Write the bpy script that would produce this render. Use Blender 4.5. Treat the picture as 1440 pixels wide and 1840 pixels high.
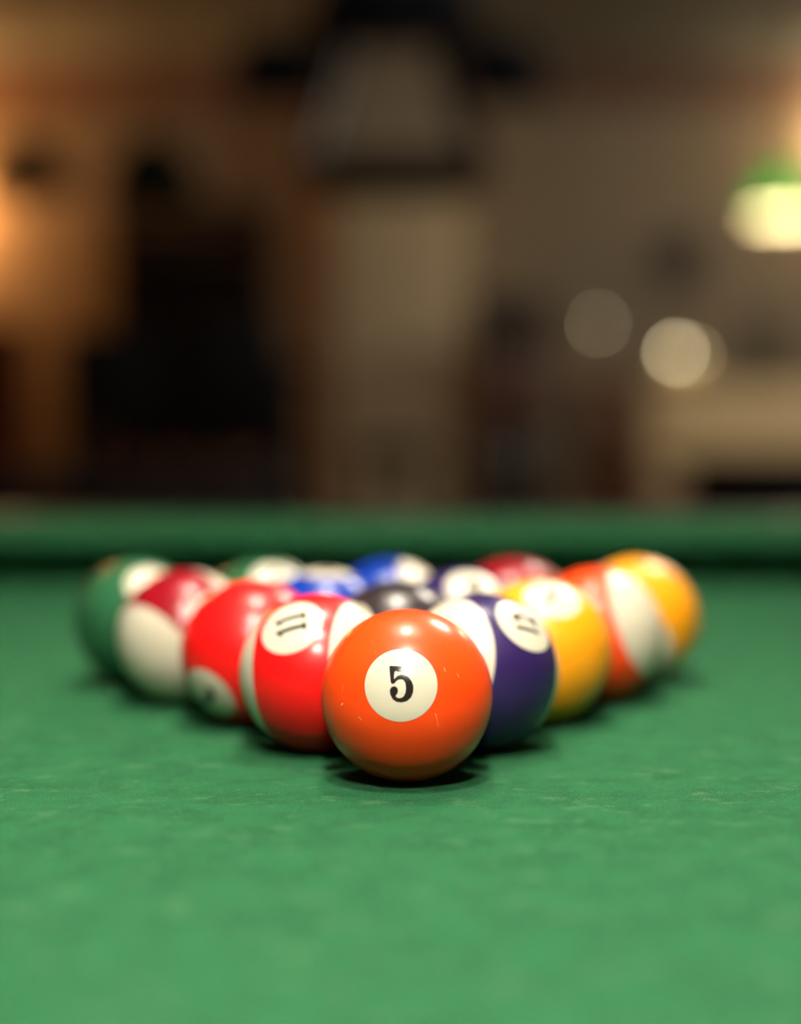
import bpy, bmesh, math, random
from mathutils import Vector, Matrix
from mathutils.geometry import tessellate_polygon

for o in list(bpy.data.objects):
    bpy.data.objects.remove(o)
S = bpy.context.scene
COL = S.collection
rnd = random.Random(5)
PI = math.pi
TZ = 0.80                                  # height of the table bed above the floor

# ------------------------------------------------------------------ camera
cd = bpy.data.cameras.new('camera')
cam = bpy.data.objects.new('camera', cd)
COL.objects.link(cam)
cam.location = (-0.00084, -0.5291, TZ + 0.11785)
cam.rotation_euler = (PI / 2 - 0.05348, 0, 0.00134)
cd.sensor_fit = 'HORIZONTAL'
cd.sensor_width = 24.0
cd.lens = 2868.85 / 1440 * 24.0
cd.clip_start = 0.01
cd.clip_end = 60
cd.dof.use_dof = True
cd.dof.focus_distance = 0.511
cd.dof.aperture_fstop = 2.0
S.camera = cam

# ------------------------------------------------------------------ world, exposure
S.view_settings.view_transform = 'Standard'
S.view_settings.look = 'None'
S.view_settings.exposure = 0.0
S.view_settings.gamma = 1.0
S.view_settings.use_curve_mapping = False
wd = bpy.data.worlds.new('world')
S.world = wd
wd.use_nodes = True
wd.node_tree.nodes['Background'].inputs['Color'].default_value = (0.25, 0.4, 1.0, 1)
wd.node_tree.nodes['Background'].inputs['Strength'].default_value = 0.004
try:
    S.cycles.use_denoising = True
    S.cycles.max_bounces = 8
    S.cycles.sample_clamp_indirect = 6.0
except Exception:
    pass

TABLE_BULB = 700.0          # radiance of the three bulbs over the table
TABLE_WARM = (1.0, 0.91, 0.78)
SCONCE_L, SCONCE_R = 500.0, 200.0
PENDANT = 260.0
CEILING_FILL = 150.0  # radiance of the ceiling globe added as fill


# ------------------------------------------------------------------ materials
def mat(name, color, rough=0.5, spec=0.5, metal=0.0, noise=0.0, scale=20.0, bump=0.0, stretch=(1, 1, 1), coat=0.0,
        color2=None):
    m = bpy.data.materials.new(name)
    m.use_nodes = True
    nt = m.node_tree
    b = nt.nodes['Principled BSDF']
    b.inputs['Base Color'].default_value = (*color, 1)
    b.inputs['Roughness'].default_value = rough
    b.inputs['Specular IOR Level'].default_value = spec
    b.inputs['Metallic'].default_value = metal
    b.inputs['Coat Weight'].default_value = coat
    b.inputs['Coat Roughness'].default_value = 0.08
    if noise or bump or color2:
        tc = nt.nodes.new('ShaderNodeTexCoord')
        mp = nt.nodes.new('ShaderNodeMapping')
        mp.inputs['Scale'].default_value = stretch
        nz = nt.nodes.new('ShaderNodeTexNoise')
        nz.inputs['Scale'].default_value = scale
        nz.inputs['Detail'].default_value = 5
        nt.links.new(tc.outputs['Object'], mp.inputs['Vector'])
        nt.links.new(mp.outputs['Vector'], nz.inputs['Vector'])
        if noise or color2:
            mx = nt.nodes.new('ShaderNodeMix')
            mx.data_type = 'RGBA'
            c2 = color2 or tuple(c * (1 - noise) for c in color)
            mx.inputs['A'].default_value = (*c2, 1)
            mx.inputs['B'].default_value = (*color, 1)
            nt.links.new(nz.outputs['Fac'], mx.inputs['Factor'])
            nt.links.new(mx.outputs['Result'], b.inputs['Base Color'])
        if bump:
            bp = nt.nodes.new('ShaderNodeBump')
            bp.inputs['Strength'].default_value = bump
            bp.inputs['Distance'].default_value = 0.002
            nt.links.new(nz.outputs['Fac'], bp.inputs['Height'])
            nt.links.new(bp.outputs['Normal'], b.inputs['Normal'])
    return m


def emit(name, color, strength):
    m = bpy.data.materials.new(name)
    m.use_nodes = True
    b = m.node_tree.nodes['Principled BSDF']
    b.inputs['Base Color'].default_value = (0, 0, 0, 1)
    b.inputs['Emission Color'].default_value = (*color, 1)
    b.inputs['Emission Strength'].default_value = strength
    return m


def translucent(name, color, trans=0.5, rough=0.3):
    m = bpy.data.materials.new(name)
    m.use_nodes = True
    nt = m.node_tree
    b = nt.nodes['Principled BSDF']
    b.inputs['Base Color'].default_value = (*color, 1)
    b.inputs['Roughness'].default_value = rough
    t = nt.nodes.new('ShaderNodeBsdfTranslucent')
    t.inputs['Color'].default_value = (*color, 1)
    mx = nt.nodes.new('ShaderNodeMixShader')
    mx.inputs['Fac'].default_value = trans
    nt.links.new(b.outputs[0], mx.inputs[1])
    nt.links.new(t.outputs[0], mx.inputs[2])
    nt.links.new(mx.outputs[0], nt.nodes['Material Output'].inputs['Surface'])
    return m


def cloth_mat():
    """Worsted table cloth: twill relief, worn mottling, pale lint."""
    m = bpy.data.materials.new('green_baize')
    m.use_nodes = True
    nt = m.node_tree
    N, L = nt.nodes.new, nt.links.new
    b = nt.nodes['Principled BSDF']
    b.inputs['Roughness'].default_value = 0.92
    b.inputs['Specular IOR Level'].default_value = 0.06
    b.inputs['Sheen Weight'].default_value = 0.06
    b.inputs['Sheen Roughness'].default_value = 0.5
    b.inputs['Sheen Tint'].default_value = (0.5, 0.9, 0.6, 1)
    tc = N('ShaderNodeTexCoord')

    def noise(scale, detail=4, rough=0.55, st=(1, 1, 1), rot=0.0):
        mp = N('ShaderNodeMapping')
        mp.inputs['Scale'].default_value = st
        mp.inputs['Rotation'].default_value = (0, 0, rot)
        n = N('ShaderNodeTexNoise')
        n.inputs['Scale'].default_value = scale
        n.inputs['Detail'].default_value = detail
        n.inputs['Roughness'].default_value = rough
        L(tc.outputs['Object'], mp.inputs['Vector'])
        L(mp.outputs['Vector'], n.inputs['Vector'])
        return n.outputs['Fac']

    def ramp(src, a, bb, lo=0.0, hi=1.0):
        r = N('ShaderNodeMapRange')
        r.interpolation_type = 'SMOOTHSTEP'
        for k, v in zip(('From Min', 'From Max', 'To Min', 'To Max'), (a, bb, lo, hi)):
            r.inputs[k].default_value = v
        L(src, r.inputs['Value'])
        return r.outputs['Result']

    def mix(fac, a, bcol):
        x = N('ShaderNodeMix')
        x.data_type = 'RGBA'
        L(fac, x.inputs['Factor'])
        for s, v in (('A', a), ('B', bcol)):
            if isinstance(v, tuple):
                x.inputs[s].default_value = (*v, 1)
            else:
                L(v, x.inputs[s])
        return x.outputs['Result']

    def wave(scale, rot):
        mp = N('ShaderNodeMapping')
        mp.inputs['Rotation'].default_value = (0, 0, rot)
        w = N('ShaderNodeTexWave')
        w.inputs['Scale'].default_value = scale
        w.inputs['Distortion'].default_value = 2.6
        w.inputs['Detail'].default_value = 2
        w.inputs['Detail Scale'].default_value = 1.5
        L(tc.outputs['Object'], mp.inputs['Vector'])
        L(mp.outputs['Vector'], w.inputs['Vector'])
        return w.outputs['Fac']

    broad = ramp(noise(55, 4, 0.5), 0.33, 0.68)
    fine = ramp(noise(170, 6, 0.7), 0.35, 0.7)
    col = mix(broad, (0.019, 0.205, 0.070), (0.031, 0.300, 0.105))
    col = mix(ramp(fine, 0, 1, 0, 0.6), col, (0.034, 0.310, 0.112))
    lint = ramp(noise(105, 3, 0.6, (0.6, 1, 1), 0.4), 0.56, 0.72, 0, 0.62)
    col = mix(lint, col, (0.21, 0.50, 0.25))
    lint2 = ramp(noise(260, 2, 0.6, (0.6, 1, 1), -0.3), 0.60, 0.76, 0, 0.6)
    col = mix(lint2, col, (0.21, 0.50, 0.25))
    w1 = wave(310, math.radians(38))
    w2 = wave(390, math.radians(-62))
    weave = N('ShaderNodeMath')
    weave.operation = 'MULTIPLY'
    L(w1, weave.inputs[0])
    L(w2, weave.inputs[1])
    pit = ramp(weave.outputs[0], 0.0, 0.42, 0.9, 0.0)
    col = mix(pit, col, (0.002, 0.020, 0.008))
    L(col, b.inputs['Base Color'])
    bp = N('ShaderNodeBump')
    bp.inputs['Strength'].default_value = 1.0
    bp.inputs['Distance'].default_value = 0.0011
    fz = N('ShaderNodeMath')
    fz.operation = 'ADD'
    L(weave.outputs[0], fz.inputs[0])
    L(noise(900, 3), fz.inputs[1])
    L(fz.outputs[0], bp.inputs['Height'])
    L(bp.outputs['Normal'], b.inputs['Normal'])
    return m


def ball_mat(name, color, scratches=()):
    """Polished phenolic resin with a faint haze of handling marks and a few scratches."""
    m = bpy.data.materials.new(name)
    m.use_nodes = True
    nt = m.node_tree
    N, L = nt.nodes.new, nt.links.new
    b = nt.nodes['Principled BSDF']
    b.inputs['Base Color'].default_value = (*color, 1)
    b.inputs['Specular IOR Level'].default_value = 0.30
    tc = N('ShaderNodeTexCoord')
    n = N('ShaderNodeTexNoise')
    n.inputs['Scale'].default_value = 90
    n.inputs['Detail'].default_value = 4
    L(tc.outputs['Object'], n.inputs['Vector'])
    r = N('ShaderNodeMapRange')
    r.inputs['To Min'].default_value = 0.15
    r.inputs['To Max'].default_value = 0.30
    L(n.outputs['Fac'], r.inputs['Value'])
    L(r.outputs['Result'], b.inputs['Roughness'])
    b.inputs['Coat Weight'].default_value = 0.42 if color[0] > 0.5 else 0.16
    b.inputs['Coat Roughness'].default_value = 0.45
    b.inputs['Subsurface Weight'].default_value = 0.3
    b.inputs['Subsurface Radius'].default_value = (1.0, 0.25, 0.08)
    b.inputs['Subsurface Scale'].default_value = 0.008
    prev = None
    for a, c, w, amt in scratches:
        a, c = Vector(a), Vector(c)
        ab = c - a
        sub = N('ShaderNodeVectorMath'); sub.operation = 'SUBTRACT'
        L(tc.outputs['Object'], sub.inputs[0]); sub.inputs[1].default_value = a
        dt = N('ShaderNodeVectorMath'); dt.operation = 'DOT_PRODUCT'
        L(sub.outputs[0], dt.inputs[0]); dt.inputs[1].default_value = ab / ab.length_squared
        cl = N('ShaderNodeClamp'); L(dt.outputs['Value'], cl.inputs['Value'])
        sc = N('ShaderNodeVectorMath'); sc.operation = 'SCALE'
        sc.inputs[0].default_value = ab; L(cl.outputs[0], sc.inputs['Scale'])
        d2 = N('ShaderNodeVectorMath'); d2.operation = 'DISTANCE'
        L(sub.outputs[0], d2.inputs[0]); L(sc.outputs[0], d2.inputs[1])
        mr = N('ShaderNodeMapRange')
        mr.inputs['From Min'].default_value = 0.0
        mr.inputs['From Max'].default_value = w
        mr.inputs['To Min'].default_value = amt
        mr.inputs['To Max'].default_value = 0.0
        L(d2.outputs['Value'], mr.inputs['Value'])
        mx = N('ShaderNodeMix'); mx.data_type = 'RGBA'
        L(mr.outputs['Result'], mx.inputs['Factor'])
        if prev is None:
            mx.inputs['A'].default_value = (*color, 1)
        else:
            L(prev, mx.inputs['A'])
        mx.inputs['B'].default_value = (0.9, 0.62, 0.33, 1)
        prev = mx.outputs['Result']
    if prev is not None:
        L(prev, b.inputs['Base Color'])
    return m


M = {}
M['cloth'] = cloth_mat()
M['rail_wood'] = mat('dark_polished_rail_wood', (0.010, 0.005, 0.004), 0.52, 0.08, noise=0.5, scale=6, stretch=(2, 14, 14))
M['dark_wood'] = mat('dark_stained_wood', (0.030, 0.014, 0.009), 0.4, 0.4, noise=0.5, scale=5, stretch=(10, 10, 2))
M['mahogany'] = mat('red_mahogany', (0.12, 0.036, 0.020), 0.35, 0.4, noise=0.5, scale=5, stretch=(12, 12, 2))
M['brown_wood'] = mat('mid_brown_wood', (0.20, 0.095, 0.042), 0.45, 0.4, noise=0.4, scale=5, stretch=(10, 10, 2))
M['black_paint'] = mat('black_painted_wood', (0.005, 0.005, 0.007), 0.75, 0.12, noise=0.3, scale=12)
M['black_iron'] = mat('black_iron', (0.004, 0.005, 0.008), 0.8, 0.1, noise=0.3, scale=30, bump=0.1)
M['leather'] = mat('black_leather', (0.005, 0.0045, 0.006), 0.7, 0.15, noise=0.3, scale=120, bump=0.3)
M['red_fabric'] = mat('dark_red_fabric', (0.13, 0.020, 0.014), 0.85, 0.2, noise=0.3, scale=60, bump=0.2)
M['cream_fabric'] = mat('cream_fabric', (0.62, 0.50, 0.32), 0.85, 0.2, noise=0.2, scale=60, bump=0.2)
M['wall'] = mat('cream_plaster', (0.30, 0.262, 0.20), 0.85, 0.2, noise=0.12, scale=3, bump=0.1)
M['wall_tan'] = mat('tan_plaster', (0.46, 0.31, 0.20), 0.85, 0.2, noise=0.12, scale=3, bump=0.1)
M['pillar'] = mat('pillar_plaster', (0.86, 0.72, 0.48), 0.85, 0.2, noise=0.1, scale=4, bump=0.1)
M['ceiling'] = mat('grey_ceiling_paint', (0.165, 0.21, 0.24), 0.9, 0.2, noise=0.08, scale=4)
M['cornice'] = mat('brown_cornice_paint', (0.17, 0.11, 0.085), 0.6, 0.3, noise=0.2, scale=8)
M['floor'] = mat('brown_floor_boards', (0.10, 0.045, 0.022), 0.4, 0.4, noise=0.5, scale=4, stretch=(12, 1, 1))
M['cream'] = ball_mat('cream_resin', (0.62, 0.57, 0.45))
M['ink'] = mat('black_number_print', (0.012, 0.009, 0.008), 0.16, 0.5)
M['brass'] = mat('aged_brass', (0.50, 0.33, 0.12), 0.3, 0.5, metal=1.0, noise=0.3, scale=30)
M['pocket'] = mat('black_pocket_leather', (0.01, 0.009, 0.008), 0.5, 0.4, noise=0.3, scale=90, bump=0.2)
M['white_enamel'] = mat('white_enamel', (0.82, 0.80, 0.74), 0.35, 0.4, noise=0.05, scale=20)
M['green_enamel'] = mat('green_enamel', (0.004, 0.020, 0.016), 0.6, 0.15, noise=0.1, scale=20)
M['green_glass'] = translucent('green_cased_glass', (0.01, 0.28, 0.05), 0.55, 0.2)
M['opal'] = translucent('white_opal_glass', (0.85, 0.80, 0.68), 0.2, 0.4)
M['tan_door'] = mat('tan_varnished_wood', (0.46, 0.25, 0.13), 0.45, 0.3, noise=0.35, scale=5, stretch=(10, 10, 2))
M['linen'] = translucent('tan_linen', (0.36, 0.285, 0.20), 0.6, 0.8)
M['bottle'] = mat('dark_green_bottle_glass', (0.020, 0.045, 0.022), 0.08, 0.6, noise=0.1, scale=20)
M['frosted'] = translucent('frosted_glass', (0.8, 0.72, 0.5), 0.6, 0.3)
M['sight'] = mat('mother_of_pearl', (0.7, 0.68, 0.6), 0.25, 0.5, noise=0.2, scale=80)
for k_, f_ in (('far', 0.75), ('mid', 1.35), ('near', 1.85)):
    M['bulb_' + k_] = emit('lit_table_bulb', TABLE_WARM, TABLE_BULB * f_)
M['bulb_pendant'] = emit('lit_pendant_bulb', (1.0, 0.80, 0.45), PENDANT)
M['sconce_left'] = emit('lit_amber_sconce_globe', (1.0, 0.40, 0.11), SCONCE_L)
M['sconce_right'] = emit('lit_warm_sconce_globe', (1.0, 0.62, 0.28), SCONCE_R)
M['flame'] = emit('candle_flame', (1.0, 0.84, 0.52), 22.0)
M['fill_bowl'] = emit('opal_fill_bowl', (1.0, 0.90, 0.74), 66.0)
M['fill_globe'] = emit('opal_fill_globe', (1.0, 0.90, 0.74), CEILING_FILL)


# ------------------------------------------------------------------ builders
def box(bm, c, s, rot=None):
    r = bmesh.ops.create_cube(bm, size=1.0)
    vs = r['verts']
    bmesh.ops.scale(bm, vec=s, verts=vs)
    if rot is not None:
        bmesh.ops.transform(bm, matrix=rot, verts=vs)
    bmesh.ops.translate(bm, vec=c, verts=vs)
    return vs


def tube(bm, pts, rads, n=12, cap=True):
    pts = [Vector(p) for p in pts]
    if not hasattr(rads, '__len__'):
        rads = [rads] * len(pts)
    rings = []
    prev = None
    for i, p in enumerate(pts):
        d = (pts[min(i + 1, len(pts) - 1)] - pts[max(i - 1, 0)]).normalized()
        if prev is None:
            ref = Vector((0, 0, 1)) if abs(d.z) < 0.9 else Vector((1, 0, 0))
            a = d.cross(ref).normalized()
        else:
            a = (prev - d * prev.dot(d)).normalized()
        prev = a
        b = d.cross(a)
        rings.append([bm.verts.new(p + (a * math.cos(t) + b * math.sin(t)) * rads[i])
                      for t in (2 * PI * k / n for k in range(n))])
    for r0, r1 in zip(rings, rings[1:]):
        for k in range(n):
            bm.faces.new((r0[k], r0[(k + 1) % n], r1[(k + 1) % n], r1[k]))
    if cap:
        bm.faces.new(list(reversed(rings[0])))
        bm.faces.new(rings[-1])


def lathe(bm, prof, n=40, c=(0, 0, 0)):
    rings = []
    for r, z in prof:
        if r < 1e-6:
            rings.append([bm.verts.new((c[0], c[1], c[2] + z))])
        else:
            rings.append([bm.verts.new((c[0] + r * math.cos(2 * PI * k / n), c[1] + r * math.sin(2 * PI * k / n), c[2] + z))
                          for k in range(n)])
    for a, b in zip(rings, rings[1:]):
        for k in range(n):
            k2 = (k + 1) % n
            if len(a) == 1 and len(b) == 1:
                continue
            if len(a) == 1:
                bm.faces.new((a[0], b[k], b[k2]))
            elif len(b) == 1:
                bm.faces.new((a[k], b[0], a[k2]))
            else:
                bm.faces.new((a[k], b[k], b[k2], a[k2]))


def ellipsoid(bm, c, s, u=24, v=12):
    r = bmesh.ops.create_uvsphere(bm, u_segments=u, v_segments=v, radius=1.0)
    bmesh.ops.scale(bm, vec=s, verts=r['verts'])
    bmesh.ops.translate(bm, vec=c, verts=r['verts'])


def finish(name, bm, material, parent=None, smooth=False, bevel=0.0, seg=2, loc=(0, 0, 0), rot=(0, 0, 0)):
    bmesh.ops.recalc_face_normals(bm, faces=bm.faces)
    if bevel:
        es = [e for e in bm.edges if len(e.link_faces) == 2 and e.calc_face_angle(0) > 0.6]
        bmesh.ops.bevel(bm, geom=es, offset=bevel, segments=seg, affect='EDGES', profile=0.5)
    me = bpy.data.meshes.new(name)
    bm.to_mesh(me)
    bm.free()
    me.materials.append(material)
    if smooth or bevel:
        me.polygons.foreach_set('use_smooth', [True] * len(me.polygons))
        try:
            me.set_sharp_from_angle(angle=math.radians(40))
        except Exception:
            pass
    o = bpy.data.objects.new(name, me)
    COL.objects.link(o)
    o.location = loc
    o.rotation_euler = rot
    if parent:
        o.parent = parent
    return o


def tag(o, label, cat, group=None):
    o['label'] = label
    o['category'] = cat
    if group:
        o['group'] = group
    return o


def thing(name, label, cat, loc=(0, 0, 0), rz=0.0, group=None):
    o = bpy.data.objects.new(name, None)
    o.empty_display_size = 0.1
    COL.objects.link(o)
    o.location = loc
    o.rotation_euler = (0, 0, rz)
    return tag(o, label, cat, group)


def copy_tree(o, parent=None):
    c = o.copy()
    COL.objects.link(c)
    if parent:
        c.parent = parent
    for ch in list(o.children):
        copy_tree(ch, c)
    return c


def bxo(name, c, s, material, parent=None, bevel=0.0, rot=None):
    bm = bmesh.new()
    box(bm, c, s, rot)
    return finish(name, bm, material, parent, bevel=bevel)


def struct(o):
    o['kind'] = 'structure'
    return o


# ------------------------------------------------------------------ room shell
X0, X1, Y0, Y1, H = -3.2, 3.2, -3.6, 7.5, 2.70
struct(bxo('floor', ((X0 + X1) / 2, (Y0 + Y1) / 2, -0.05), (X1 - X0 + 0.4, Y1 - Y0 + 0.4, 0.1), M['floor']))
struct(bxo('ceiling', ((X0 + X1) / 2, (Y0 + Y1) / 2, H + 0.05), (X1 - X0 + 0.4, Y1 - Y0 + 0.4, 0.1), M['ceiling']))
struct(bxo('wall_back', (0, Y1 + 0.05, H / 2), (X1 - X0, 0.1, H), M['wall']))
struct(bxo('wall_front', (0, Y0 - 0.05, H / 2), (X1 - X0, 0.1, H), M['wall_tan']))
struct(bxo('wall_left', (X0 - 0.05, (Y0 + Y1) / 2, H / 2), (0.1, Y1 - Y0, H), M['wall_tan']))
struct(bxo('wall_right', (X1 + 0.05, (Y0 + Y1) / 2, H / 2), (0.1, Y1 - Y0, H), M['wall_tan']))


def cornice(name, x0, x1):
    bm = bmesh.new()
    prof = [(0, 0), (0, -0.20), (0.03, -0.20), (0.035, -0.15), (0.06, -0.13), (0.09, -0.05), (0.12, -0.03), (0.12, 0)]
    a = [bm.verts.new((x0, Y1 - d, H + z)) for d, z in prof]
    b = [bm.verts.new((x1, Y1 - d, H + z)) for d, z in prof]
    for i in range(len(prof)):
        j = (i + 1) % len(prof)
        bm.faces.new((a[i], a[j], b[j], b[i]))
    bm.faces.new(a)
    bm.faces.new(list(reversed(b)))
    return struct(finish(name, bm, M['cornice']))


cornice('trim_1', X0, X1)
struct(bxo('baseboard_back', (0, Y1 - 0.012, 0.08), (X1 - X0, 0.024, 0.16), M['dark_wood'], bevel=0.006))

# square plastered pillar against the back wall
bm = bmesh.new()
box(bm, (-0.013, 7.30, 1.25), (0.63, 0.40, 2.50))
struct(finish('pillar', bm, M['pillar'], bevel=0.012))

# ------------------------------------------------------------------ pool table
NX, NY0, NY1 = 0.635, -1.88, 0.66          # cushion noses
table = thing('pool_table', 'green cloth covered pool table carrying the racked balls', 'pool table', (0, 0, 0))
bm = bmesh.new()
box(bm, (0, (NY0 + NY1) / 2, TZ - 0.014), (2 * NX + 0.11, NY1 - NY0 + 0.11, 0.028))
finish('playing_cloth', bm, M['cloth'], table)


def cushion(p, q, cut0, cut1):
    """Triangular rubber cushion under cloth; p to q is the nose line, outside lies to the right of p->q."""
    p, q = Vector((*p, TZ)), Vector((*q, TZ))
    d = (q - p).normalized()
    n = Vector((d.y, -d.x, 0))
    prof = [(0.0, 0.0295), (0.0012, 0.0335), (0.005, 0.0375), (0.012, 0.0405), (0.03, 0.0440), (0.058, 0.0475), (0.058, 0.001), (0.054, 0.001),
            (0.030, 0.014), (0.002, 0.0270)]
    bm = bmesh.new()
    A = [bm.verts.new(p + n * o + Vector((0, 0, h)) - d * o * cut0) for o, h in prof]
    B = [bm.verts.new(q + n * o + Vector((0, 0, h)) + d * o * cut1) for o, h in prof]
    for i in range(len(prof)):
        j = (i + 1) % len(prof)
        bm.faces.new((A[i], A[j], B[j], B[i]))
    bm.faces.new(A)
    bm.faces.new(list(reversed(B)))
    return finish('cushion', bm, M['cloth'], table)


g = 0.075
YM = (NY0 + NY1) / 2
cushion((NX - g, NY1), (-NX + g, NY1), 0.8, 0.8)
cushion((-NX + g, NY0), (NX - g, NY0), 0.8, 0.8)
cushion((-NX, NY1 - g), (-NX, YM + 0.062), 0.8, 0.25)
cushion((-NX, YM - 0.062), (-NX, NY0 + g), 0.25, 0.8)
cushion((NX, NY0 + g), (NX, YM - 0.062), 0.8, 0.25)
cushion((NX, YM + 0.062), (NX, NY1 - g), 0.25, 0.8)
RW, RO = 0.125, 0.0585                      # rail width and its offset from the nose
zr = TZ + 0.046 - 0.045


def rail(c, s):
    return bxo('rail', c, s, M['rail_wood'], table, bevel=0.004)


ll = NX - g + 0.02
rail((0, NY1 + RO + RW / 2, zr), (2 * ll, RW, 0.09))
rail((0, NY0 - RO - RW / 2, zr), (2 * ll, RW, 0.09))
for sx in (-1, 1):
    for ya, yb in ((YM + 0.06, NY1 - g + 0.02), (NY0 + g - 0.02, YM - 0.06)):
        rail((sx * (NX + RO + RW / 2), (ya + yb) / 2, zr), (RW, yb - ya, 0.09))
        for k in (1, 2, 3):
            bm = bmesh.new()
            lathe(bm, [(0, 0.0008), (0.0055, 0.0008), (0.006, 0.0)], 16)
            finish('sight', bm, M['sight'], table, loc=(sx * (NX + 0.12), ya + (yb - ya) * k / 4, TZ + 0.0461))
for yy in (NY1 + 0.12, NY0 - 0.12):
    for k in (1, 2, 3):
        bm = bmesh.new()
        lathe(bm, [(0, 0.0008), (0.0055, 0.0008), (0.006, 0.0)], 16)
        finish('sight', bm, M['sight'], table, loc=(-NX + 2 * NX * k / 4, yy, TZ + 0.0461))
for sx in (-1, 1):
    for yy, off in ((NY1, 0.035), (NY0, -0.035), (YM, 0)):
        bm = bmesh.new()
        ox = 0.035 if off else 0.075
        lathe(bm, [(0.058, 0.012), (0.062, 0.040), (0.070, 0.048), (0.096, 0.048), (0.100, 0.040), (0.100, -0.03), (0.085, -0.10), (0.05, -0.15), (0, -0.16),
                   (0, -0.15), (0.045, -0.14), (0.075, -0.10), (0.085, -0.035)][3:] , 32)
        finish('pocket', bm, M['pocket'], table, smooth=True, loc=(sx * (NX + ox + 0.02), yy + off * 1.6, TZ - 0.005))
for sx in (-1, 1):
    bxo('apron', (sx * (NX + 0.09), YM, TZ - 0.14), (0.04, NY1 - NY0 + 0.12, 0.19), M['dark_wood'], table, bevel=0.006)
for yy in (NY1 + 0.10, NY0 - 0.10):
    bxo('apron', (0, yy, TZ - 0.14), (2 * NX + 0.12, 0.04, 0.19), M['dark_wood'], table, bevel=0.006)
bxo('slate', (0, YM, TZ - 0.05), (2 * NX + 0.1, NY1 - NY0 + 0.1, 0.042), M['dark_wood'], table)
for sx in (-1, 1):
    for yy in (NY1 - 0.18, NY0 + 0.18):
        bm = bmesh.new()
        lathe(bm, [(0, 0), (0.07, 0), (0.075, 0.04), (0.055, 0.07), (0.05, 0.12), (0.075, 0.30), (0.085, 0.40), (0.07, 0.47), (0.09, 0.50), (0.09, 0.735), (0, 0.735)], 28)
        finish('leg', bm, M['dark_wood'], table, smooth=True, loc=(sx * (NX - 0.05), yy, 0))

# ------------------------------------------------------------------ billiard balls
BR = 0.028575
SPOT_A = math.radians(23.8)
BAND_H = math.radians(30.5)


def mesh_radial(name, verts, faces, material):
    me = bpy.data.meshes.new(name)
    me.from_pydata([tuple(v) for v in verts], [], faces)
    me.update()
    me.polygons.foreach_set('use_smooth', [True] * len(me.polygons))
    me.normals_split_custom_set_from_vertices([tuple(Vector(v).normalized()) for v in verts])
    me.materials.append(material)
    return me


def zone_mesh(name, r, lat0, lat1, nl, nseg, material):
    """Spherical zone about +Z from latitude lat0 to lat1 (a cap when lat1 is the pole)."""
    vs, fs = [], []
    for i in range(nl + 1):
        la = lat0 + (lat1 - lat0) * i / nl
        for k in range(nseg):
            t = 2 * PI * k / nseg
            vs.append((r * math.cos(la) * math.cos(t), r * math.cos(la) * math.sin(t), r * math.sin(la)))
    for i in range(nl):
        for k in range(nseg):
            k2 = (k + 1) % nseg
            fs.append((i * nseg + k, i * nseg + k2, (i + 1) * nseg + k2, (i + 1) * nseg + k))
    return mesh_radial(name, vs, fs, material)


# digit 5 as printed on the front ball: an old-style figure, in units of the spot's radius
FIVE = [(-.285, .480), (-.255, .488), (-.225, .478), (0, .462), (.12, .470), (.215, .495), (.262, .522), (.275, .518), (.268, .482), (.225, .400),
        (.165, .345), (.09, .318), (.0, .312), (-.08, .322), (-.128, .345), (-.155, .30), (-.165, .18), (-.155, .125),
        (-.085, .205), (.0, .243), (.09, .238), (.20, .180), (.28, .075), (.325, -.05), (.318, -.205), (.265, -.335), (.165, -.425),
        (.03, -.458), (-.10, -.445), (-.20, -.375), (-.26, -.255), (-.270, -.155), (-.240, -.082), (-.165, -.045), (-.095, -.075), (-.062, -.135),
        (-.070, -.215), (-.125, -.290), (-.105, -.325), (-.045, -.348), (.025, -.342), (.085, -.300), (.125, -.215), (.140, -.10), (.125, .02), (.085, .095),
        (.03, .125), (-.045, .118), (-.105, .078), (-.145, .028), (-.190, .008), (-.232, .026), (-.248, .075), (-.268, .26), (-.285, .42)]


def one(ox):
    return [(ox + x, y) for x, y in ((-.15, -.47), (.15, -.47), (.15, -.39), (.075, -.35), (.075, .47), (-.015, .47), (-.06, .39),
                                     (-.17, .33), (-.17, .25), (-.075, .27), (-.075, -.35), (-.15, -.39))]


def tri_outline(polys):
    vs, fs = [], []
    for poly in polys:
        b = len(vs)
        vs += poly
        fs += [tuple(b + i for i in t) for t in tessellate_polygon([[Vector((x, y, 0)) for x, y in poly]])]
    return vs, fs


def text_tris(txt, size=1.15):
    cu = bpy.data.curves.new('number', 'FONT')
    cu.body = txt
    cu.size = size
    cu.align_x, cu.align_y = 'CENTER', 'CENTER'
    cu.offset = 0.036
    cu.resolution_u = 6
    ob = bpy.data.objects.new('number', cu)
    COL.objects.link(ob)
    dg = bpy.context.evaluated_depsgraph_get()
    me = ob.evaluated_get(dg).to_mesh()
    vs = [(v.co.x * (0.95 if len(txt) == 1 else 0.72), v.co.y) for v in me.vertices]
    fs = [tuple(p.vertices) for p in me.polygons]
    cx = (min(v[0] for v in vs) + max(v[0] for v in vs)) / 2
    cy = (min(v[1] for v in vs) + max(v[1] for v in vs)) / 2
    vs = [(x - cx, y - cy) for x, y in vs]
    ob.evaluated_get(dg).to_mesh_clear()
    bpy.data.objects.remove(ob)
    bpy.data.curves.remove(cu)
    return vs, fs


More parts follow.
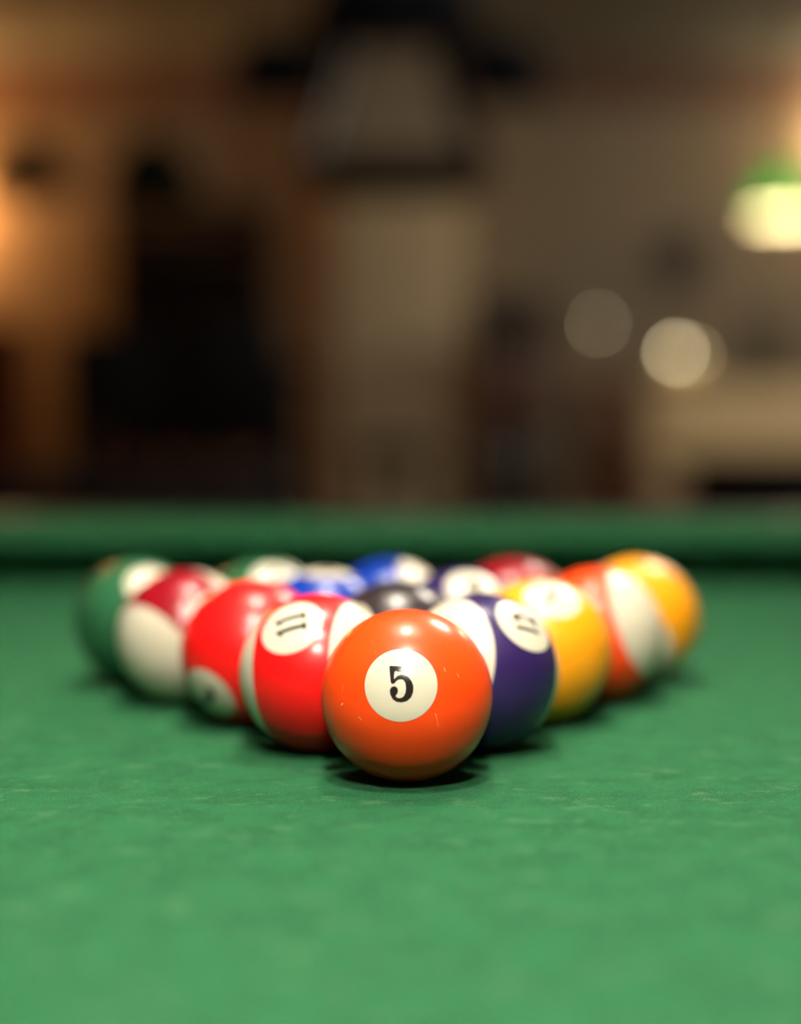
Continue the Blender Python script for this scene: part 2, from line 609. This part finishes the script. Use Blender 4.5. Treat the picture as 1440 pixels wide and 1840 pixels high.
def number_mesh(txt):
    """Printed figure laid on the sphere, centred on +Z with its top towards +Y."""
    if txt == '5':
        vs, fs = tri_outline([FIVE])
    elif txt == '11':
        vs, fs = tri_outline([one(-.19), one(.21)])
    elif txt == '1':
        vs, fs = tri_outline([one(0)])
    else:
        vs, fs = text_tris(txt)
    bm = bmesh.new()
    bv = [bm.verts.new((x, y, 0)) for x, y in vs]
    for f in fs:
        try:
            bm.faces.new([bv[i] for i in f])
        except ValueError:
            pass
    bmesh.ops.triangulate(bm, faces=bm.faces)
    for _ in range(5):
        es = [e for e in bm.edges if e.calc_length() > 0.09]
        if not es:
            break
        bmesh.ops.subdivide_edges(bm, edges=es, cuts=1)
        bmesh.ops.triangulate(bm, faces=bm.faces)
    k = math.tan(SPOT_A)
    for v in bm.verts:
        v.co = Vector((v.co.x * k, v.co.y * k, 1)).normalized() * (BR + 0.00009)
    bmesh.ops.recalc_face_normals(bm, faces=bm.faces)
    bm.verts.index_update()
    verts = [v.co.copy() for v in bm.verts]
    faces = []
    for f in bm.faces:
        f.normal_update()
        idx = [v.index for v in f.verts]
        if f.normal.dot(f.calc_center_median()) < 0:
            idx.reverse()
        faces.append(tuple(idx))
    bm.free()
    return mesh_radial('number', verts, faces, M['ink'])


def body_mesh(material):
    me = zone_mesh('billiard_ball', BR, -PI / 2 + 1e-4, PI / 2 - 1e-4, 72, 144, material)
    return me


spot_me = zone_mesh('number_spot', BR + 0.00006, PI / 2 - SPOT_A, PI / 2 - 1e-4, 12, 96, M['cream'])


def frame(z, y):
    """Rotation taking +Z to z and +Y towards y."""
    z = Vector(z).normalized()
    y = Vector(y)
    y = (y - z * y.dot(z)).normalized()
    x = y.cross(z)
    return Matrix((x, y, z)).transposed().to_4x4()


RED, MAROON, ORANGE = (0.80, 0.006, 0.006), (0.22, 0.003, 0.010), (0.95, 0.066, 0.004)
YELLOW, BLUE, PURPLE, GREEN, BLACK = (0.92, 0.36, 0.006), (0.002, 0.028, 0.26), (0.020, 0.010, 0.070), (0.018, 0.095, 0.040), (0.020, 0.014, 0.016)
sc = lambda a, b, w, k: (tuple(x * BR for x in a), tuple(x * BR for x in b), w, k)
SCR = [sc((-.732, -.682, .005), (-.720, -.694, .022), 0.00034, 0.95),
       sc((.318, -.947, -.048), (.349, -.916, -.196), 0.00016, 0.75),
       sc((-.713, -.663, .228), (-.725, -.671, .154), 0.00016, 0.45),
       sc((.413, -.796, .443), (.431, -.808, .401), 0.00018, 0.55),
       sc((-.534, -.839, -.105), (-.503, -.854, -.133), 0.0003, 0.45),
       sc((.564, -.74, .366), (.582, -.746, .323), 0.00016, 0.6),
       sc((-.39, -.569, .724), (-.343, -.731, .59), 0.00014, 0.35)]
# number, x, y (mm), colour, stripe axis or None, spot direction, figure's up direction, label
BALLS = [
    ('5', 0.48, -2.08, ORANGE, None, (-.07, -.957, .282), (0, .283, .959), 'plain orange ball numbered 5 at the front tip of the rack'),
    ('11', -31.59, 47.13, RED, (-.938, .33, -.11), (-.279, -.654, .703), (-.954, .103, -.283), 'red striped ball numbered 11 lying on its side behind the orange front ball'),
    ('12', 27.51, 48.31, PURPLE, (-.786, -.577, .221), (.486, -.512, .709), (-.849, -.471, .242), 'dark purple striped ball numbered 12 beside the red 11'),
    ('3', -60.14, 98.70, RED, None, (-.55, -.665, -.505), (.364, -.735, .572), 'plain red ball with its number spot turned down to the cloth'),
    ('8', -3.10, 96.67, BLACK, None, (-.68, -.62, .38), (0, .4, 1), 'black ball in the middle of the rack behind the orange ball'),
    ('1', 53.77, 103.06, YELLOW, None, (.131, -.526, .84), (.526, .756, .391), 'plain yellow ball with its number spot on top'),
    ('15', -93.54, 146.98, MAROON, (-.613, -.641, -.462), (-.55, .77, -.33), (-.613, -.641, -.462), 'maroon striped ball with a large cream end facing the front'),
    ('2', -34.10, 149.80, BLUE, None, (.031, -.03, .998), (-.046, .986, .03), 'plain blue ball with its cream spot straight on top'),
    ('4', 24.00, 151.90, PURPLE, None, (.166, -.577, .80), (.219, .812, .541), 'plain purple ball with a cream number spot, behind the black ball'),
    ('13', 82.28, 152.64, ORANGE, (.87, -.354, .344), (.36, .93, 0), (.87, -.354, .344), 'orange striped ball with a big cream end, behind the plain yellow ball'),
    ('6', -121.73, 196.75, GREEN, None, (.33, -.66, .67), (-.577, .443, .687), 'green ball at the back corner of the rack beside the maroon striped ball'),
    ('14', -64.50, 198.83, GREEN, (.6, .7, .39), (.256, -.631, .732), (.6, .7, .39), 'green striped ball with its cream end up, behind the plain red ball'),
    ('10', -7.26, 200.90, BLUE, (.932, -.186, .311), (-.2, .6, .75), (.932, -.186, .311), 'blue striped ball with its cream end to one side, in the back row'),
    ('7', 49.98, 202.98, MAROON, None, (.3, .9, -.1), (0, 0, 1), 'plain maroon ball in the back row behind the purple spotted ball'),
    ('9', 107.21, 205.05, YELLOW, (-.5, -.7, -.5), (-.78, .08, .62), (-.5, -.7, -.5), 'yellow striped ball at the back corner of the rack beside the orange striped ball'),
]
ball_mats = {}
for num, x, y, colr, axis, s, up, label in BALLS:
    if num == '5':
        bmat = ball_mat('orange_scratched_resin', colr, SCR)
    else:
        bmat = ball_mats.setdefault(colr, ball_mat('coloured_resin', colr))
    me = body_mesh(M['cream'] if axis else bmat)
    b = bpy.data.objects.new('billiard_ball', me)
    COL.objects.link(b)
    b.location = (x / 1000, y / 1000, TZ + BR + 0.0001)
    tag(b, label, 'ball', 'billiard balls racked in a triangle')
    if axis:
        axis = Vector(axis).normalized()
        half = math.radians(35) if num == '13' else BAND_H
        s = Vector(s)
        s = (s - axis * s.dot(axis)).normalized()
        st = bpy.data.objects.new('stripe', zone_mesh('stripe', BR + 0.00003, -half, half, 26, 144, bmat))
        COL.objects.link(st)
        st.parent = b
        st.matrix_local = frame(axis, s)
    nme = number_mesh(num)
    for sg in (1, -1):
        dvec = Vector(s) * sg
        sp = bpy.data.objects.new('number_spot', spot_me)
        COL.objects.link(sp)
        sp.parent = b
        sp.matrix_local = frame(dvec, up)
        nu = bpy.data.objects.new('number', nme)
        COL.objects.link(nu)
        nu.parent = sp


# ------------------------------------------------------------------ lamps
def shade_profile(r, h, t=0.003):
    """Closed bell shade, rim at z=0; outer side then inner side."""
    out = [(r, 0), (r * 0.985, 0.012), (r * 0.90, h * 0.38), (r * 0.70, h * 0.66), (r * 0.42, h * 0.87), (r * 0.20, h * 0.97), (r * 0.13, h)]
    inn = [(max(a - t, 0.004), max(b - t, 0.0)) for a, b in out]
    return out, inn


def pendant(root, cx, cy, zrim, r, h, outer, inner, bulb=None, cord_top=None, br=0.03, bulb_z=0.02):
    out, inn = shade_profile(r, h)
    bm = bmesh.new()
    lathe(bm, out, 48)
    sh = finish('lamp_shade', bm, outer, root, smooth=True, loc=(cx, cy, zrim))
    bm = bmesh.new()
    lathe(bm, list(reversed(inn)) + [out[0]], 48)
    finish('shade_lining', bm, inner, sh, smooth=True)
    bm = bmesh.new()
    lathe(bm, [(0, h + 0.05), (0.012, h + 0.05), (0.02, h + 0.03), (r * 0.14, h), (r * 0.14, h - 0.01), (0.018, h - 0.02), (0.018, bulb_z + br * 0.8), (0, bulb_z + br * 0.8)], 24)
    finish('socket', bm, M['brass'], root, smooth=True, loc=(cx, cy, zrim))
    if bulb:
        bm = bmesh.new()
        ellipsoid(bm, (0, 0, 0), (br, br, br * 1.1), 20, 12)
        finish('bulb', bm, bulb, root, smooth=True, loc=(cx, cy, zrim + bulb_z))
    if cord_top:
        bm = bmesh.new()
        tube(bm, [(cx, cy, zrim + h + 0.045), (cx, cy, cord_top)], 0.006, 8)
        finish('cord', bm, M['black_iron'], root)


# light bar with three green shades over the pool table
lt = thing('billiard_light', 'three-shade billiard light with green shades hanging over the pool table', 'lamp', (0, 0, TZ))
ZB = 0.80
for yy, bk in ((0.17, 'far'), (-0.34, 'mid'), (-0.80, 'near')):
    pendant(lt, 0.0, yy, ZB - 0.11, 0.17, 0.23, M['green_enamel'], M['white_enamel'], M['bulb_' + bk], None, 0.03, 0.12)
    bm = bmesh.new()
    tube(bm, [(0, yy, ZB + 0.17), (0, yy, ZB + 0.30)], 0.009, 10)
    finish('hanging_rod', bm, M['brass'], lt)
bm = bmesh.new()
tube(bm, [(0, 0.30, ZB + 0.30), (0, -0.93, ZB + 0.30)], 0.016, 14)
finish('light_bar', bm, M['brass'], lt, smooth=True)
for yy in (0.05, -0.68):
    bm = bmesh.new()
    tube(bm, [(0, yy, ZB + 0.30), (0, yy, H - TZ)], 0.005, 8)
    finish('chain', bm, M['brass'], lt)

# pendants further back in the room
p = thing('pendant_lamp', 'lit green glass pendant lamp glowing above the cream settee', 'lamp', (1.315, 5.0, 1.636))
pendant(p, 0, 0, 0, 0.122, 0.170, M['green_glass'], M['opal'], M['bulb_pendant'], H - 1.636, 0.032, 0.068)
p = thing('pendant_lamp', 'unlit dark pendant shade above the tall dark bookcase', 'lamp', (-0.857, 5.0, 1.715))
pendant(p, 0, 0, 0, 0.170, 0.200, M['green_enamel'], M['black_iron'], None, H - 1.715)
p = thing('pendant_lamp', 'unlit dark pendant shade against the orange lit wall', 'lamp', (-1.291, 5.0, 1.725))
pendant(p, 0, 0, 0, 0.170, 0.165, M['green_enamel'], M['black_iron'], None, H - 1.725)

# big black iron hanging lamp with a tapered linen shade, in front of the pillar
cl = thing('hanging_lamp', 'large black iron hanging lamp with tapered tan shade before the pillar', 'lamp', (-0.02, 4.0, 0))
bm = bmesh.new()
lathe(bm, [(0, 2.20), (0.10, 2.20), (0.18, 2.165), (0.235, 2.10), (0.25, 2.01), (0.24, 1.975), (0.21, 1.975), (0.21, 2.03), (0, 2.05)], 40)
finish('crown', bm, M['black_iron'], cl, smooth=True)
bm = bmesh.new()
tube(bm, [(0, 0, 2.19), (0, 0, H)], 0.014, 12)
finish('ceiling_rod', bm, M['black_iron'], cl, smooth=True)
for sx, xx in ((-1, -0.335), (1, 0.300)):
    bm = bmesh.new()
    tube(bm, [(sx * 0.19, 0, 2.03), (sx * 0.215, 0, 1.97), (sx * 0.235, 0, 1.925), (xx, 0, 1.935)], [0.045, 0.045, 0.042, 0.035], 12)
    finish('arm', bm, M['black_iron'], cl, smooth=True)
    bm = bmesh.new()
    lathe(bm, [(0, 2.00), (0.06, 2.00), (0.105, 1.975), (0.135, 1.85), (0.125, 1.85), (0.09, 1.95), (0, 1.965)], 28, (xx, 0, 0))
    finish('cup_shade', bm, M['black_iron'], cl, smooth=True)
ta, tb, za, zb_ = 0.13, 0.245, 1.97, 1.62
for k in range(4):
    a0, a1 = PI / 4 + k * PI / 2, PI / 4 + (k + 1) * PI / 2
    q = [Vector((ta * 1.3 * math.cos(a0), ta * 1.3 * math.sin(a0), za)), Vector((tb * 1.3 * math.cos(a0), tb * 1.3 * math.sin(a0), zb_)),
         Vector((tb * 1.3 * math.cos(a1), tb * 1.3 * math.sin(a1), zb_)), Vector((ta * 1.3 * math.cos(a1), ta * 1.3 * math.sin(a1), za))]
    bm = bmesh.new()
    bm.faces.new([bm.verts.new(v) for v in q])
    finish('shade_panel', bm, M['linen'], cl)
    bm = bmesh.new()
    tube(bm, [q[0], q[1]], 0.034, 8)
    finish('shade_rib', bm, M['dark_wood'], cl)
    bm = bmesh.new()
    tube(bm, [q[1], q[2]], 0.034, 8)
    finish('shade_rim', bm, M['dark_wood'], cl)


# wall sconces beyond the frame
def sconce(x, z, globe, label):
    r = thing('wall_sconce', label, 'lamp', (x, Y1, z))
    bm = bmesh.new()
    lathe(bm, [(0, -0.012), (0.06, -0.012), (0.06, 0.0), (0, 0.0)], 28)
    o = finish('back_plate', bm, M['brass'], r, loc=(0, -0.006, 0), rot=(PI / 2, 0, 0))
    bm = bmesh.new()
    tube(bm, [(0, -0.01, 0), (0, -0.07, -0.03), (0, -0.12, -0.02), (0, -0.12, 0.02)], 0.009, 10)
    finish('arm', bm, M['brass'], r, smooth=True)
    bm = bmesh.new()
    ellipsoid(bm, (0, -0.12, 0.075), (0.06, 0.06, 0.06))
    finish('globe', bm, globe, r, smooth=True)


sconce(-2.40, 1.93, M['sconce_left'], 'amber glass wall sconce beside the dark bookcase')
sconce(2.30, 2.28, M['sconce_right'], 'warm glass wall sconce on the wall past the bar counter')


def fill_light(x, y, label, r=0.11, glow=None):  # fixtures added out of view to lift the room's light
    o = thing('fill_light', label, 'lamp', (x, y, H))
    bm = bmesh.new()
    lathe(bm, [(0, -0.035), (r * 0.8, -0.035), (r * 0.9, -0.02), (r * 0.9, -0.001), (0, -0.001)], 32)
    finish('base', bm, M['brass'], o, smooth=True)
    bm = bmesh.new()
    lathe(bm, [(r * 0.8, -0.034), (r, -0.06), (r * 0.9, -0.10), (r * 0.5, -0.13), (0, -0.14)], 32)
    finish('globe', bm, glow or M['fill_globe'], o, smooth=True)


fill_light(2.45, 5.3, 'added opal ceiling light, out of view, brightening the right side of the room')  # added fill for the back wall, out of view
fill_light(1.05, 2.0, 'added wide opal ceiling bowl, out of view, brightening the pillar', 0.28, M['fill_bowl'])  # added soft fill for the pillar, out of view

# ------------------------------------------------------------------ furniture, left side
d = thing('bookcase', 'tall dark wooden bookcase against the back wall beside the pillar', 'bookcase', (-0.985, 7.10, 0))
W2, DP, HT = 0.37, 0.20, 1.92
for sx in (-1, 1):
    bxo('side_panel', (sx * (W2 - 0.012), 0, HT / 2), (0.024, 2 * DP, HT), M['dark_wood'], d, bevel=0.003)
bxo('back_panel', (0, DP - 0.008, HT / 2), (2 * W2 - 0.05, 0.014, HT - 0.06), M['dark_wood'], d)
bxo('top_board', (0, 0, HT + 0.012), (2 * W2 + 0.05, 2 * DP + 0.04, 0.036), M['dark_wood'], d, bevel=0.005)
for z in (0.09, 0.80, 1.14, 1.46, 1.73):
    bxo('shelf', (0, 0, z), (2 * W2 - 0.05, 2 * DP - 0.03, 0.024), M['brown_wood'] if z > 1.5 else M['dark_wood'], d, bevel=0.002)  # highest shelf browner: a lamplit streak put into its colour
for sx in (-1, 1):
    dr = bxo('door', (sx * 0.175, -DP + 0.012, 0.44), (0.335, 0.022, 0.66), M['tan_door'], d, bevel=0.004)
    bm = bmesh.new()
    ellipsoid(bm, (sx * 0.03, -DP - 0.012, 0.46), (0.012, 0.014, 0.012), 16, 8)
    finish('knob', bm, M['brass'], dr, smooth=True)


def bar_chair(x, y, h, w, label):
    r = thing('bar_chair', label, 'chair', (x, y, 0), 0, 'black bar chairs at the high table')
    hw = w / 2
    for sx in (-1, 1):
        bm = bmesh.new()
        tube(bm, [(sx * hw, -0.16, 0), (sx * hw * 0.97, -0.14, 0.72), (sx * hw * 0.95, -0.19, h - 0.02)], [0.015, 0.018, 0.016], 10)
        finish('leg', bm, M['black_paint'], r, smooth=True)
        bm = bmesh.new()
        tube(bm, [(sx * hw, 0.16, 0), (sx * hw * 0.95, 0.13, 0.72)], [0.014, 0.018], 10)
        finish('leg', bm, M['black_paint'], r, smooth=True)
        bm = bmesh.new()
        tube(bm, [(sx * hw, -0.155, 0.28), (sx * hw, 0.152, 0.28)], 0.010, 8)
        finish('stretcher', bm, M['black_paint'], r, smooth=True)
    bxo('seat', (0, 0, 0.735), (w + 0.04, 0.36, 0.05), M['leather'], r, bevel=0.015)
    bm = bmesh.new()
    box(bm, (0, 0, 0), (w + 0.03, 0.035, 0.26))
    o = finish('backrest', bm, M['leather'], r, bevel=0.014, loc=(0, -0.185, h - 0.13), rot=(0.12, 0, 0))
    bm = bmesh.new()
    tube(bm, [(-hw, 0.152, 0.30), (hw, 0.152, 0.30)], 0.011, 8)
    finish('foot_rail', bm, M['black_paint'], r, smooth=True)


bar_chair(-0.800, 4.02, 1.18, 0.22, 'lower backed black bar chair standing nearer the orange lit wall')
bar_chair(-0.440, 4.02, 1.20, 0.19, 'higher backed black bar chair standing nearer the pillar')
t = thing('bar_table', 'high black bar table behind two black bar chairs', 'table', (-0.665, 4.55, 0))
bxo('tabletop', (0, 0, 1.095), (0.72, 0.50, 0.05), M['black_paint'], t, bevel=0.008)
bxo('apron', (0, 0, 1.03), (0.62, 0.40, 0.08), M['black_paint'], t, bevel=0.004)
for sx in (-1, 1):
    for sy in (-1, 1):
        bxo('leg', (sx * 0.30, sy * 0.19, 0.535), (0.05, 0.05, 1.07), M['black_paint'], t, bevel=0.004)
    bxo('stretcher', (sx * 0.30, 0, 0.20), (0.03, 0.34, 0.03), M['black_paint'], t)

g_ = thing('bag', 'soft black leather bag lying on the high black bar table', 'bag', (-0.63, 4.53, 1.12))
bm = bmesh.new()
box(bm, (0, 0, 0.075), (0.28, 0.16, 0.15))
finish('body', bm, M['leather'], g_, bevel=0.04, seg=4)
bm = bmesh.new()
tube(bm, [(-0.08, 0, 0.14), (-0.07, 0, 0.19), (0, 0, 0.215), (0.07, 0, 0.19), (0.08, 0, 0.14)], 0.010, 10)
finish('handle', bm, M['leather'], g_, smooth=True)

s = thing('sofa', 'black leather sofa seen from behind, beyond the table end', 'sofa', (-0.95, 3.30, 0))
bxo('base', (0, 0.12, 0.21), (1.44, 0.56, 0.22), M['leather'], s, bevel=0.02)
bm = bmesh.new()
box(bm, (0, -0.12, 0.46), (1.44, 0.16, 0.72))
finish('backrest', bm, M['leather'], s, bevel=0.05, seg=4)
for sx in (-1, 1):
    bm = bmesh.new()
    box(bm, (sx * 0.66, 0.14, 0.40), (0.14, 0.52, 0.40))
    finish('armrest', bm, M['leather'], s, bevel=0.04, seg=3)
    bm = bmesh.new()
    box(bm, (sx * 0.297, 0.16, 0.39), (0.58, 0.46, 0.15))
    finish('seat_cushion', bm, M['leather'], s, bevel=0.04, seg=3)
    for sy in (-0.14, 0.36):
        bm = bmesh.new()
        tube(bm, [(sx * 0.66, sy, 0), (sx * 0.66, sy, 0.12)], [0.018, 0.026], 12)
        finish('leg', bm, M['dark_wood'], s, smooth=True)

a = thing('high_back_chair', 'dark red high-backed chair against the orange lit wall', 'chair', (-1.80, 6.0, 0), 0.2)
bm = bmesh.new()
box(bm, (0, 0.20, 0.83), (0.50, 0.10, 1.06))
finish('backrest', bm, M['red_fabric'], a, bevel=0.035, seg=3)
bm = bmesh.new()
box(bm, (0, -0.06, 0.42), (0.50, 0.46, 0.14))
finish('seat', bm, M['red_fabric'], a, bevel=0.035, seg=3)
for sx in (-1, 1):
    for sy in (-0.24, 0.20):
        bm = bmesh.new()
        tube(bm, [(sx * 0.21, sy, 0), (sx * 0.21, sy, 0.37)], [0.016, 0.024], 12)
        finish('leg', bm, M['dark_wood'], a, smooth=True)

# ------------------------------------------------------------------ middle and right side
s = thing('bar_stool', 'round black bar stool standing in front of the pillar', 'stool', (-0.045, 6.0, 0))
bm = bmesh.new()
lathe(bm, [(0, 0.77), (0.15, 0.77), (0.165, 0.785), (0.168, 0.81), (0.155, 0.838), (0.08, 0.848), (0, 0.85)], 40)
finish('seat', bm, M['leather'], s, smooth=True)
for k in range(4):
    t_ = PI / 4 + k * PI / 2
    bm = bmesh.new()
    tube(bm, [(0.20 * math.cos(t_), 0.20 * math.sin(t_), 0), (0.11 * math.cos(t_), 0.11 * math.sin(t_), 0.775)], [0.015, 0.02], 12)
    finish('leg', bm, M['dark_wood'], s, smooth=True)
bm = bmesh.new()
n = 28
tube(bm, [(0.172 * math.cos(2 * PI * k / n), 0.172 * math.sin(2 * PI * k / n), 0.26) for k in range(n + 1)], 0.009, 8, cap=False)
finish('foot_ring', bm, M['brass'], s, smooth=True)

c = thing('cabinet', 'narrow mahogany cabinet standing between the pillar and the bar counter', 'cabinet', (0.485, 6.68, 0))
bxo('body', (0, 0.01, 0.66), (0.34, 0.36, 1.20), M['mahogany'], c, bevel=0.005)
bxo('plinth', (0, 0.0, 0.035), (0.36, 0.38, 0.07), M['dark_wood'], c, bevel=0.004)
bxo('top_board', (0, 0, 1.268), (0.38, 0.40, 0.022), M['mahogany'], c, bevel=0.004)
dr = bxo('door', (0, -0.175, 0.50), (0.31, 0.022, 0.80), M['dark_wood'], c, bevel=0.004)
bm = bmesh.new()
ellipsoid(bm, (0.12, -0.198, 0.55), (0.012, 0.014, 0.012), 16, 8)
finish('knob', bm, M['brass'], dr, smooth=True)
dw = bxo('drawer', (0, -0.175, 1.07), (0.31, 0.022, 0.28), M['mahogany'], c, bevel=0.004)
bm = bmesh.new()
ellipsoid(bm, (0, -0.198, 1.07), (0.012, 0.014, 0.012), 16, 8)
finish('knob', bm, M['brass'], dw, smooth=True)
r = thing('storage_box', 'dark brown box standing on top of the narrow mahogany cabinet', 'box', (0.485, 6.66, 1.279))
bxo('body', (0, 0, 0.10), (0.35, 0.30, 0.20), M['dark_wood'], r, bevel=0.006)
bxo('lid', (0, 0, 0.212), (0.37, 0.32, 0.026), M['dark_wood'], r, bevel=0.006)
bxo('clasp', (0, -0.157, 0.20), (0.03, 0.012, 0.05), M['brass'], r, bevel=0.002)

b = thing('bar_counter', 'tan wooden bar counter behind the cream settee', 'counter', (1.40, 6.42, 0))
bxo('counter_top', (0, 0, 1.105), (1.34, 0.44, 0.035), M['brown_wood'], b, bevel=0.008)
for k in range(5):
    bxo('front_panel', (-0.50 + 0.25 * k, -0.165, 0.58), (0.235, 0.022, 0.96), M['brown_wood'], b, bevel=0.006)
bxo('carcass', (0, 0.01, 0.56), (1.26, 0.33, 1.06), M['brown_wood'], b)
bxo('plinth', (0, -0.01, 0.045), (1.24, 0.33, 0.09), M['dark_wood'], b)


def candle_glass(x, y, z0, h, rad, flame_r, label):
    r = thing('candle_glass', label, 'candle', (x, y, z0), 0, 'lit candle glasses on the bar counter')
    bm = bmesh.new()
    lathe(bm, [(0, 0.004), (rad * 0.55, 0.004), (rad * 0.5, 0.0), (0, 0.0)][::-1] + [], 28)
    lathe(bm, [(rad * 0.55, 0.0), (rad * 0.8, h * 0.2), (rad, h * 0.55), (rad * 0.85, h), (rad * 0.80, h), (rad * 0.94, h * 0.55), (rad * 0.74, h * 0.22), (rad * 0.5, 0.006)], 28)
    finish('glass', bm, M['frosted'], r, smooth=True)
    bm = bmesh.new()
    lathe(bm, [(0, 0.006), (rad * 0.45, 0.006), (rad * 0.45, h * 0.72), (0, h * 0.72)], 20)
    finish('candle', bm, M['white_enamel'], r, smooth=True)
    bm = bmesh.new()
    lathe(bm, [(0, 0), (flame_r, flame_r * 1.2), (flame_r * 0.7, flame_r * 2.4), (0, flame_r * 4)], 16)
    finish('flame', bm, M['flame'], r, smooth=True, loc=(0, 0, h * 0.72))


ZC = 1.1225
candle_glass(1.18, 6.40, ZC, 0.10, 0.042, 0.0165, 'brightest candle glass on the bar counter')
candle_glass(1.262, 6.46, ZC, 0.10, 0.038, 0.012, 'dimmer candle glass just behind the brightest one')
k = thing('candlestick', 'tall brass candlestick with a lit candle on the bar counter end', 'candle', (0.845, 6.40, ZC))
bm = bmesh.new()
lathe(bm, [(0, 0), (0.045, 0), (0.045, 0.008), (0.015, 0.02), (0.010, 0.05), (0.016, 0.07), (0.010, 0.09), (0.012, 0.14), (0.022, 0.15), (0.022, 0.16), (0, 0.16)], 28)
finish('holder', bm, M['brass'], k, smooth=True)
bm = bmesh.new()
tube(bm, [(0, 0, 0.158), (0, 0, 0.225)], 0.010, 14)
finish('candle', bm, M['white_enamel'], k, smooth=True)
bm = bmesh.new()
lathe(bm, [(0, 0), (0.0045, 0.006), (0.0035, 0.013), (0, 0.024)], 16)
finish('flame', bm, M['flame'], k, smooth=True, loc=(0, 0, 0.228))
for xx, yy, hh, lab in ((1.50, 6.38, 0.30, 'dark green bottle on the bar counter nearer the candles'),
                        (1.62, 6.44, 0.31, 'dark green bottle on the bar counter farther from the candles')):
    bt = thing('bottle', lab, 'bottle', (xx, yy, ZC), 0, 'dark bottles on the bar counter')
    bm = bmesh.new()
    lathe(bm, [(0, 0), (0.034, 0), (0.037, 0.006), (0.037, 0.17), (0.030, 0.205), (0.015, 0.235), (0.013, hh - 0.02), (0.016, hh - 0.018), (0.016, hh - 0.004), (0, hh - 0.004)], 28)
    finish('glass', bm, M['bottle'], bt, smooth=True)
    bm = bmesh.new()
    lathe(bm, [(0, 0), (0.011, 0), (0.012, 0.018), (0, 0.018)], 16)
    finish('cork', bm, M['brown_wood'], bt, smooth=True, loc=(0, 0, hh - 0.004))

pc = thing('picture', 'small dark framed picture on the wall above the bar counter', 'picture', (1.386, 7.475, 1.75))
for sx in (-1, 1):
    bxo('frame', (sx * 0.095, 0, 0), (0.03, 0.03, 0.24), M['dark_wood'], pc, bevel=0.004)
    bxo('frame', (0, 0, sx * 0.105), (0.16, 0.03, 0.03), M['dark_wood'], pc, bevel=0.004)
bxo('print', (0, 0.004, 0), (0.165, 0.012, 0.185), M['dark_wood'], pc)

st = thing('settee', 'cream upholstered settee in front of the bar counter', 'sofa', (1.62, 5.85, 0))
bm = bmesh.new()
box(bm, (0, 0.22, 0.66), (1.24, 0.14, 0.86))
finish('backrest', bm, M['cream_fabric'], st, bevel=0.05, seg=4)
bxo('base', (0, 0, 0.24), (1.24, 0.56, 0.18), M['cream_fabric'], st, bevel=0.02)
for sx in (-1, 1):
    bm = bmesh.new()
    box(bm, (sx * 0.30, -0.05, 0.40), (0.59, 0.44, 0.14))
    finish('seat_cushion', bm, M['cream_fabric'], st, bevel=0.04, seg=3)
    for sy in (-0.22, 0.22):
        bm = bmesh.new()
        tube(bm, [(sx * 0.55, sy, 0), (sx * 0.55, sy, 0.155)], [0.016, 0.026], 12)
        finish('leg', bm, M['dark_wood'], st, smooth=True)

ch = thing('armchair', 'red mahogany armchair with a raked back beside the round dark table', 'chair', (0.86, 5.30, 0), -PI / 2)
# faces +x: local +y is the front
for sx in (-1, 1):
    bm = bmesh.new()
    tube(bm, [(sx * 0.20, -0.22, 0), (sx * 0.20, -0.17, 0.42), (sx * 0.205, -0.08, 0.70), (sx * 0.205, -0.13, 0.88), (sx * 0.20, -0.22, 1.09)], [0.020, 0.024, 0.024, 0.026, 0.022], 12)
    finish('leg', bm, M['mahogany'], ch, smooth=True)
    bm = bmesh.new()
    tube(bm, [(sx * 0.22, 0.20, 0), (sx * 0.22, 0.19, 0.42), (sx * 0.22, 0.16, 0.66)], [0.018, 0.024, 0.020], 12)
    finish('leg', bm, M['mahogany'], ch, smooth=True)
    bm = bmesh.new()
    tube(bm, [(sx * 0.205, -0.09, 0.68), (sx * 0.235, 0.05, 0.68), (sx * 0.22, 0.21, 0.665)], [0.018, 0.022, 0.024], 12)
    finish('armrest', bm, M['mahogany'], ch, smooth=True)
bxo('seat', (0, 0.01, 0.445), (0.46, 0.44, 0.07), M['red_fabric'], ch, bevel=0.02)
bm = bmesh.new()
box(bm, (0, 0, 0), (0.38, 0.03, 0.16))
finish('top_rail', bm, M['mahogany'], ch, bevel=0.012, loc=(0, -0.185, 1.01), rot=(0.4, 0, 0))
for k in range(4):
    xx = -0.13 + k * 0.0867
    bm = bmesh.new()
    tube(bm, [(xx, -0.16, 0.46), (xx, -0.10, 0.70), (xx, -0.16, 0.95)], 0.010, 10)
    finish('spindle', bm, M['mahogany'], ch, smooth=True)

rt = thing('round_table', 'round black pub table in front of the cream settee', 'table', (1.25, 4.50, 0))
bm = bmesh.new()
lathe(bm, [(0, 0.79), (0.40, 0.79), (0.425, 0.80), (0.43, 0.815), (0.42, 0.828), (0, 0.83)], 56)
finish('tabletop', bm, M['black_paint'], rt, smooth=True)
bm = bmesh.new()
lathe(bm, [(0.33, 0.79), (0.33, 0.62), (0.345, 0.62), (0.36, 0.635), (0.36, 0.79)], 48)
finish('apron', bm, M['black_paint'], rt, smooth=True)
bm = bmesh.new()
lathe(bm, [(0, 0.05), (0.05, 0.05), (0.045, 0.12), (0.03, 0.2), (0.045, 0.40), (0.03, 0.64), (0.09, 0.79), (0, 0.79)], 28)
finish('pedestal', bm, M['black_iron'], rt, smooth=True)
bm = bmesh.new()
lathe(bm, [(0, 0), (0.24, 0), (0.24, 0.02), (0.06, 0.055), (0, 0.055)], 40)
finish('base', bm, M['black_iron'], rt, smooth=True)
